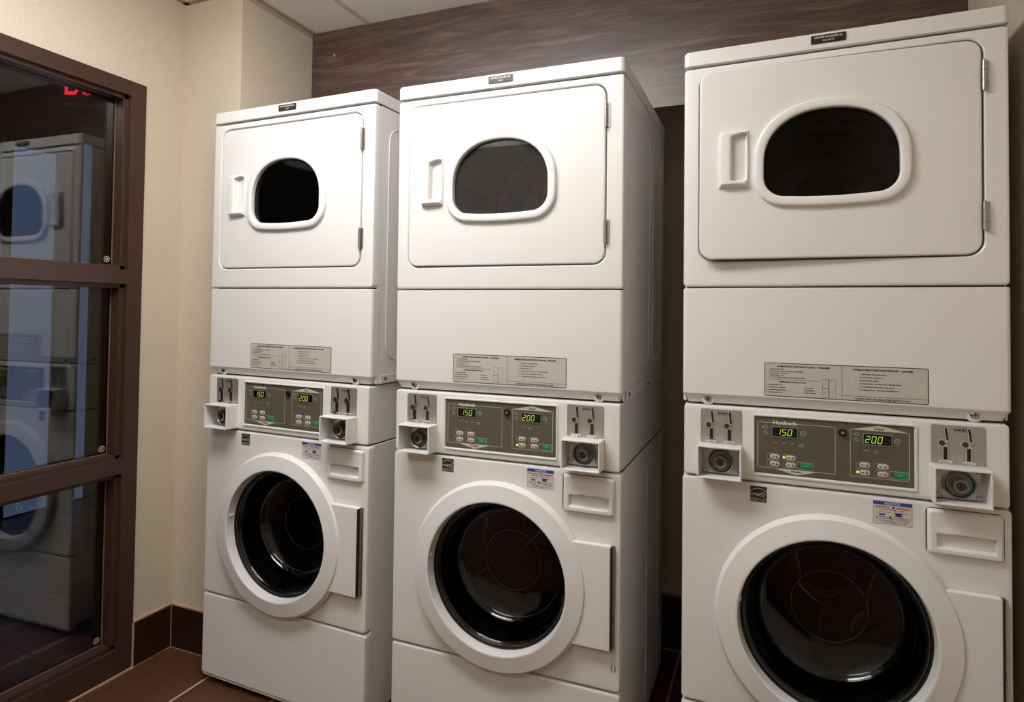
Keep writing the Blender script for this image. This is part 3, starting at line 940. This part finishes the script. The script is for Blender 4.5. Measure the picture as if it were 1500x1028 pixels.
    # ---- stickers on the washer front
    mb = MB()
    ex0, ex1, ez0, ez1 = -0.1825, -0.1445, 0.8305, 0.8690
    y = -0.0004
    mb.plate([(ex0, ez0), (ex1, ez0), (ex1, ez1), (ex0, ez1)], 0.0004, -0.0003, M['ink'])
    W = M['white']
    cx, cz, R_ = (ex0 + ex1) / 2, 0.8400, 0.0245
    arc = []
    for i in range(25):
        a = radians(38 + 104 * i / 24)
        arc.append((cx + R_ * cos(a), cz + R_ * sin(a)))
    for k in range(24):
        a, b = arc[k], arc[k + 1]
        s = (R_ - .0009) / R_
        mb.flat([a, b, (cx + (b[0] - cx) * s, cz + (b[1] - cz) * s), (cx + (a[0] - cx) * s, cz + (a[1] - cz) * s)], y, W)
    mb.text('energy', ex0 + .002, 0.8468, 0.0072, y, W, w=0.022, align='l', bold=0.005, shear=0.35)
    st_ = star_pts(ex0 + .0292, 0.8490, 0.0075, 0.42, 0.15)
    sin_ = star_pts(ex0 + .0292, 0.8490, 0.0056, 0.42, 0.15)
    for i in range(10):
        j = (i + 1) % 10
        mb.flat([st_[i], st_[j], sin_[j], sin_[i]], y, W)
    mb.rect(ex0, ex1, 0.8392, 0.8398, y, W)
    mb.text('ENERGY STAR', cx, 0.8330, 0.0038, y, M['cream'], w=0.034, bold=0.01)
    mb.build('energy_label', root, recalc=False)
    mb = MB()
    nx0, nx1, nz0, nz1 = 0.0850, 0.1630, 0.8145, 0.8675
    mb.plate([(nx0, nz0), (nx1, nz0), (nx1, nz1), (nx0, nz1)], 0.0004, -0.0003, M['notice'])
    mb.outline(RR(nx0, nx1, nz0, nz1, .0004, 1), .0006, y, M['taupe'])
    mb.rect(nx0, nx1, 0.8590, nz1, y, M['blue'])
    mb.text('NOTICE', (nx0 + nx1) / 2, 0.8608, 0.0050, y - .0002, M['white'], w=0.031, bold=0.015)
    for r_ in ((nx0 + .003, nx0 + .034, .8520, .8565, 'orange'), (nx0 + .046, nx1 - .003, .8515, .8560, 'orange')):
        mb.rect(*r_[:4], y, M[r_[4]])
    dashes(mb, nx0 + .005, nx0 + .033, .8535, .0012, y - .0002, M['ink'], 1)
    dashes(mb, nx0 + .048, nx1 - .005, .8530, .0016, y - .0002, M['ink'], 2)
    mb.flat(circ(nx0 + .041, .8545, .0028, 12), y, M['navy'])
    dashes(mb, nx0 + .012, nx1 - .010, .8480, .0014, y, M['ink'], 3)
    mb.outline(RR(nx0 + .012, nx0 + .024, .8350, .8435, .0005, 1), .0008, y, M['ink'])
    mb.rect(nx0 + .013, nx0 + .0232, .8355, .8392, y - .0001, M['blue'])
    dashes(mb, nx0 + .025, nx0 + .035, .8425, .0010, y, M['ink'], 5)
    mb.flat([(nx0 + .0455, .8350), (nx0 + .0565, .8350), (nx0 + .0585, .8435), (nx0 + .0435, .8435)], y, M['navy'])
    mb.outline(lambda d: circ(nx0 + .0510, .8400, .0095 - d, 16), .0010, y - .0001, M['red'])
    dashes(mb, nx0 + .061, nx0 + .070, .8425, .0010, y, M['ink'], 6)
    mb.flat(circ(nx0 + .035, .8315, .0026, 12), y, M['ink'])
    for i, (a, b) in enumerate(((.005, .031), (.039, .072), (.005, .073), (.012, .071), (.018, .066))):
        dashes(mb, nx0 + a, nx0 + b, (.8310, .8310, .8275, .8230, .8185)[i], .0013, y, M['ink'], 10 + i)
    mb.build('notice_label', root, recalc=False)
    return root, plinth

def children(o): return [c for c in bpy.data.objects if c.parent == o]
def copy_tree(o, parent=None):
    c = o.copy()
    COL.objects.link(c)
    if parent is not None:
        c.parent = parent
    for k in children(o): copy_tree(k, c)
    return c

def kid(o, name):
    for c in children(o):
        if c.name.split('.')[0] == name: return c

proto, _pl = make_machine()
roots = [proto, copy_tree(proto), copy_tree(proto)]
POSES = [((-0.7802, -0.0064, 0.0051), (-0.0007, 0.0031, -0.0396)),
         ((0.0, 0.0, 0.0), (0.0043, -0.0003, 0.0)),
         ((0.8489, 0.0286, 0.0076), (-0.0037, -0.0024, -0.0283))]
LABELS = ['white stacked dryer over washer nearest the brown framed window, beside the beige wall corner',
          'middle white stacked dryer over washer, between the two others',
          'white stacked dryer over washer closest to the camera, its dryer door slightly ajar']
PLATES = [('DRYER/WASHER #3', 'AA-3'), ('DRYER/WASHER #2', 'AA-2'), ('DRYER/WASHER #1', 'AA-10-12')]
for r, (lc, ro), lb, pt in zip(roots, POSES, LABELS, PLATES):
    r.location = lc
    r.rotation_euler = ro
    r['label'] = lb
    make_nameplate(kid(r, 'top_lid'), *pt)
    kid(r, 'plinth').location.z = -lc[2] + 0.001
# the near machine's dryer door stands ajar; the others are shut
kid(roots[2], 'dryer_door').rotation_euler = (0, 0, radians(2.6))
kid(roots[1], 'dryer_door').rotation_euler = (0, 0, radians(0.35))
# lint film on the middle machine's port
wg = kid(kid(roots[1], 'dryer_door'), 'window_glass')
wg.data = wg.data.copy()
wg.data.materials[0] = M['portglass_dusty']
# chipped enamel at the middle machine's lower right edge
mb = MB()
for k, (x, z, a0, a1) in enumerate(((0.3300, 0.3700, 100, 250), (0.3330, 0.3690, -70, 60))):
    pts = [(x + .0035 * cos(radians(a0 + (a1 - a0) * i / 8)), -0.0004, z + .011 * sin(radians(a0 + (a1 - a0) * i / 8))) for i in range(9)]
    mb.tube(pts, .0008, M['ink'], 5, up=(0, 1, 0))
mb.build('enamel_chip', kid(roots[1], 'washer_front'))
# lit cycle lamps
def lamp(r, x, z):
    mb = MB()
    mb.disc(x, z, .0022, 0.0008, -0.0012, M['ledgreen'], 12, .0006)
    mb.build('cycle_lamp', kid(r, 'control_panel'))
lamp(roots[1], 0.0537, 0.9285)
lamp(roots[2], 0.0537, 0.9285)
lamp(roots[2], -0.1053, 0.9462)

# ------------------------------------------------------------------ the room
XL, XR, YB, YF, ZH = -1.423, 1.240, 0.883, -2.90, 2.494
YC, XC = 0.132, -1.133
FY0, FY1, FZ = -0.033, -1.95, 2.112             # window frame outer extents
def S(name, mb, **k):
    o = mb.build(name, None, kind='structure', **k)
    return o
mb = MB(); mb.box(XL - .09, XR + .12, YF - .1, YB + .12, -0.08, 0.0, M['tile'])
fl = S('floor', mb)
mb = MB(); mb.box(XL, XR, YF, YB, ZH, ZH + .06, M['ceiling'])
for i in range(-6, 6):                                         # T-grid
    x = -0.842 + 0.61 * i
    if XL < x < XR: mb.box(x - .012, x + .012, YF, YB, ZH - .004, ZH + .001, M['tbar'])
for i in range(-8, 3):
    y = 0.155 - 0.61 * i
    if YF < y < YB: mb.box(XL, XR, y - .012, y + .012, ZH - .004, ZH + .001, M['tbar'])
mb.box(XC, XC + .022, YC, 0.524, ZH - .005, ZH + .001, M['angle'])
mb.box(XC - .001, XC + .0015, YC, 0.524, ZH - .022, ZH, M['angle'])
mb.box(XL, XL + .022, YF, YC, ZH - .005, ZH + .001, M['angle'])
mb.box(XL, XC, YC - .022, YC, ZH - .005, ZH + .001, M['angle'])
S('ceiling', mb)
mb = MB(); mb.box(XC - .3, XR + .12, YB, YB + .1, 0, ZH, M['wall'])
S('wall_back', mb)
mb = MB(); mb.box(XR, XR + .1, YF - .1, YB, 0, ZH, M['wall'])
S('wall_right', mb)
mb = MB(); mb.box(XL - .1, XR + .1, YF - .1, YF, 0, ZH, M['wall'])
S('wall_front', mb)
mb = MB(); mb.box(XL - .12, XC, YC, YB + .1, 0, ZH, M['wall'])
S('wall_corner', mb)
mb = MB()
mb.box(XL - .12, XL, FY0, YC, 0, ZH, M['wall'])
mb.box(XL - .12, XL, FY1, FY0, FZ, ZH, M['wall'])
mb.box(XL - .12, XL, YF, FY1, 0, ZH, M['wall'])
S('wall_left', mb)

# walnut bulkhead panel over the machines
mb = MB(); mb.box(XC, 1.2375, 0.524, 0.546, 2.0105, ZH - .001, M['wood'], .0006)
wp = S('trim_1', mb)
mb = MB(); mb.disc(-1.015, 2.385, .0060, 0.526, 0.5215, M['chrome'], 14, .001)
mb.build('screw', wp, (-1.015, 0.524, 2.385))

# dark tile base with pale caulk line along the top
def base(name, x0, x1, y0, y1, h):
    mb = MB()
    mb.box(x0, x1, y0, y1, 0.002, h, M['tilebase'], .001)
    mb.box(x0, x1, y0, y1, h, h + .006, M['caulk'])
    mb.box(x0, x1, y0, y1, 0.0, .003, M['caulk'])
    return mb
mb = base('', XL, XL + .010, FY0 + .001, YC - .010, 0.160)
mb.box(XL, XL + .0102, FY0 - .004, FY0 + .002, 0, .160, M['caulk'])
mb.box(XL + .0085, XL + .0118, YC - .0118, YC - .0085, 0, .160, M['caulk'])
S('baseboard_left', mb)
S('baseboard_corner', base('', XL + .010, XC, YC - .010, YC, 0.160))
S('baseboard_back', base('', XC, XR, YB - .010, YB, 0.205))
S('baseboard_right', base('', XR - .010, XR, YF, YB - .010, 0.160))

# brown framed interior window on the left wall
wx0, wx1 = XL - .122, XL + .007
mb = MB()
F = M['frame']
BE = .002
jw = .058
zs_ = [(0.0, 0.092), (0.709, 0.762), (1.381, 1.433), (2.058, FZ)]
mb.box(wx0, wx1, FY0 - jw, FY0, 0, FZ, F, BE)
mb.box(wx0, wx1, FY1, FY1 + jw, 0, FZ, F, BE)
for a, b in zs_:
    mb.box(wx0, wx1, FY1 + jw - .002, FY0 - jw + .002, a, b, F, BE)
mb.box(wx1 - .001, wx1 + .006, FY1, FY0, 0, .005, M['caulk'])
gx = -1.478
# glazing stops each side of the panes
openings = [(0.092, 0.709), (0.762, 1.381), (1.433, 2.058)]
yA, yB_ = FY1 + jw, FY0 - jw
for a, b in openings:
    for x0, x1 in ((gx + .0035, XL - .009), (gx - .022, gx - .0035)):
        mb.box(x0, x1, yB_ - .017, yB_ + .001, a, b, F, .001)
        mb.box(x0, x1, yA - .001, yA + .014, a, b, F, .001)
        mb.box(x0, x1, yA, yB_, a - .001, a + .014, F, .001)
        mb.box(x0, x1, yA, yB_, b - .014, b + .001, F, .001)
w1 = S('window_1', mb)
for a, b in openings:
    mb = MB()
    mb.box(gx - .003, gx + .003, yA + .004, yB_ - .004, a + .004, b - .004, M['paneglass'])
    mb.box(gx + .003, gx + .0052, yB_ - .0200, yB_ - .0170, a + .014, b - .014, M['bead'])
    mb.box(gx + .003, gx + .0052, yA + .014, yB_ - .014, a + .014, a + .017, M['bead'])
    pn = mb.build('window_pane', w1)
    mb = MB()
    n = 20
    yc, zc = yB_ - .036, a + .036
    for r0, r1 in ((.0110, .0092), (.0050, .0030)):
        A = [(gx + .0034, yc + r0 * cos(2 * pi * i / n), zc + r0 * sin(2 * pi * i / n)) for i in range(n)]
        B = [(gx + .0034, yc + r1 * cos(2 * pi * i / n), zc + r1 * sin(2 * pi * i / n)) for i in range(n)]
        mb.loft([A, B], M['stamp'], False, False)
    mb.build('tempered_stamp', pn)

# the unlit hall beyond the glass
HX0, HX1, HY0, HY1 = -3.60, XL - .122, -3.2, 2.2
mb = MB(); mb.box(HX0, HX1 + .035, HY0, HY1, -.08, 0.0, M['corr_tile'])
S('floor_hall', mb)
mb = MB(); mb.box(HX0, HX1, HY0, HY1, 2.62, 2.68, M['dark']); S('ceiling_hall', mb)
mb = MB(); mb.box(HX0, HX1, HY1, HY1 + .08, 0, 2.62, M['dark']); S('wall_hall_end', mb)
mb = MB(); mb.box(HX0, HX1, HY0 - .08, HY0, 0, 2.62, M['dark']); S('wall_hall_start', mb)
mb = MB()
mb.box(HX0 - .08, HX0, HY0, HY1, 0, 2.62, M['dark'])
S('wall_hall_far', mb)
mb = MB(); mb.box(HX1 - .02, HX1, HY0, FY1, 0, 2.62, M['dark']); mb.box(HX1 - .02, HX1, FY0, HY1, 0, 2.62, M['dark']); mb.box(HX1 - .02, HX1, FY1, FY0, FZ, 2.62, M['dark'])
S('wall_hall_near', mb)
for k, (ya, yb, z1) in enumerate(((0.745, 1.000, 2.28), (1.165, 1.235, 2.40))):
    mb = MB()
    x = HX0
    mb.box(x, x + .03, ya - .05, ya, 0, z1 + .05, M['dark'])
    mb.box(x, x + .03, yb, yb + .05, 0, z1 + .05, M['dark'])
    mb.box(x, x + .03, ya, yb, z1, z1 + .05, M['dark'])
    w = S('window_%d' % (k + 2), mb)
    mb = MB(); mb.box(x + .002, x + .012, ya, yb, 0.01, z1, M['bluepane'])
    mb.build('window_pane', w)

# exit sign hanging in the hall
es = empty('exit_sign', 'dark exit sign with red lit letters, seen through the top pane of the brown window', 'exit sign', loc=(-2.575, 0.50, 2.350))
ang = math.atan2(0.46 + 1.6573, -2.62 - 0.7042) + pi / 2
es.rotation_euler = (0, 0, 0.35)
mb = MB(); mb.box(-0.125, 0.125, 0, .05, 0, .19, M['exitbox'], .004)
hb = mb.build('sign_housing', es)
mb = MB(); mb.box(-0.01, 0.01, 0.015, .035, .188, .306, M['exitbox'])
mb.build('hanging_stem', es)
mb = MB(); mb.text('EXIT', 0, .045, .10, -.0015, M['exitred'], w=.20, bold=0.03)
mb.build('sign_letters', es, recalc=False)

# ceiling troffer above the frame, plus an added fill unit behind the camera
def troffer(cx, cy, wx, wy, strength, label):
    t = empty('ceiling_light', label, 'ceiling light', 'wraparound ceiling lights', (cx, cy, ZH))
    mb = MB()
    O = lambda d, z: [(x, y, z) for x, y in rr(-wx / 2 + d, wx / 2 - d, -wy / 2 + d, wy / 2 - d, .004, 2)]
    mb.ring([O(0, -.001), O(0, -.007), O(.025, -.007), O(.030, -.002)], M['lampframe'])
    mb.build('light_frame', t)
    m = M['lamp'].copy(); m.node_tree.nodes['Emission'].inputs[1].default_value = strength
    mb = MB()
    mb.box(-wx / 2 + .028, wx / 2 - .028, -wy / 2 + .028, wy / 2 - .028, -.075, -.001, m, .02)
    mb.build('light_diffuser', t)
troffer(-0.36, -0.76, 1.22, 0.46, 20.0, 'long wraparound ceiling light in front of the middle machine')
troffer(-0.60, -2.15, 1.22, 0.46, 8.0, 'unseen fill light added behind the camera, built as a wraparound ceiling light')  # unseen lamp added as fill to lift the room's bounce light

# ------------------------------------------------------------------ camera, world, view
cam = bpy.data.cameras.new('camera')
co = bpy.data.objects.new('camera', cam)
COL.objects.link(co)
co.location = (0.7042, -1.6573, 1.3016)
co.rotation_euler = (radians(91.2286), radians(-0.7653), radians(22.1073))
cam.sensor_fit = 'HORIZONTAL'
cam.sensor_width = 36.0
cam.lens = 923.79 / 1500 * 36.0
cam.shift_y = -77.35 / 1500
cam.clip_start = 0.02
SC.camera = co
w = bpy.data.worlds.new('world')
SC.world = w
w.use_nodes = True
w.node_tree.nodes['Background'].inputs[0].default_value = (0.02, 0.02, 0.025, 1)
w.node_tree.nodes['Background'].inputs[1].default_value = 0.2
SC.view_settings.view_transform = 'Standard'
SC.view_settings.look = 'None'
SC.view_settings.exposure = 0.0
SC.view_settings.gamma = 1.0
SC.view_settings.use_curve_mapping = False
SC.cycles.max_bounces = 10
SC.cycles.transparent_max_bounces = 16
SC.cycles.use_denoising = True
SC.cycles.sample_clamp_indirect = 4.0
SC.cycles.caustics_reflective = False
SC.cycles.caustics_refractive = False
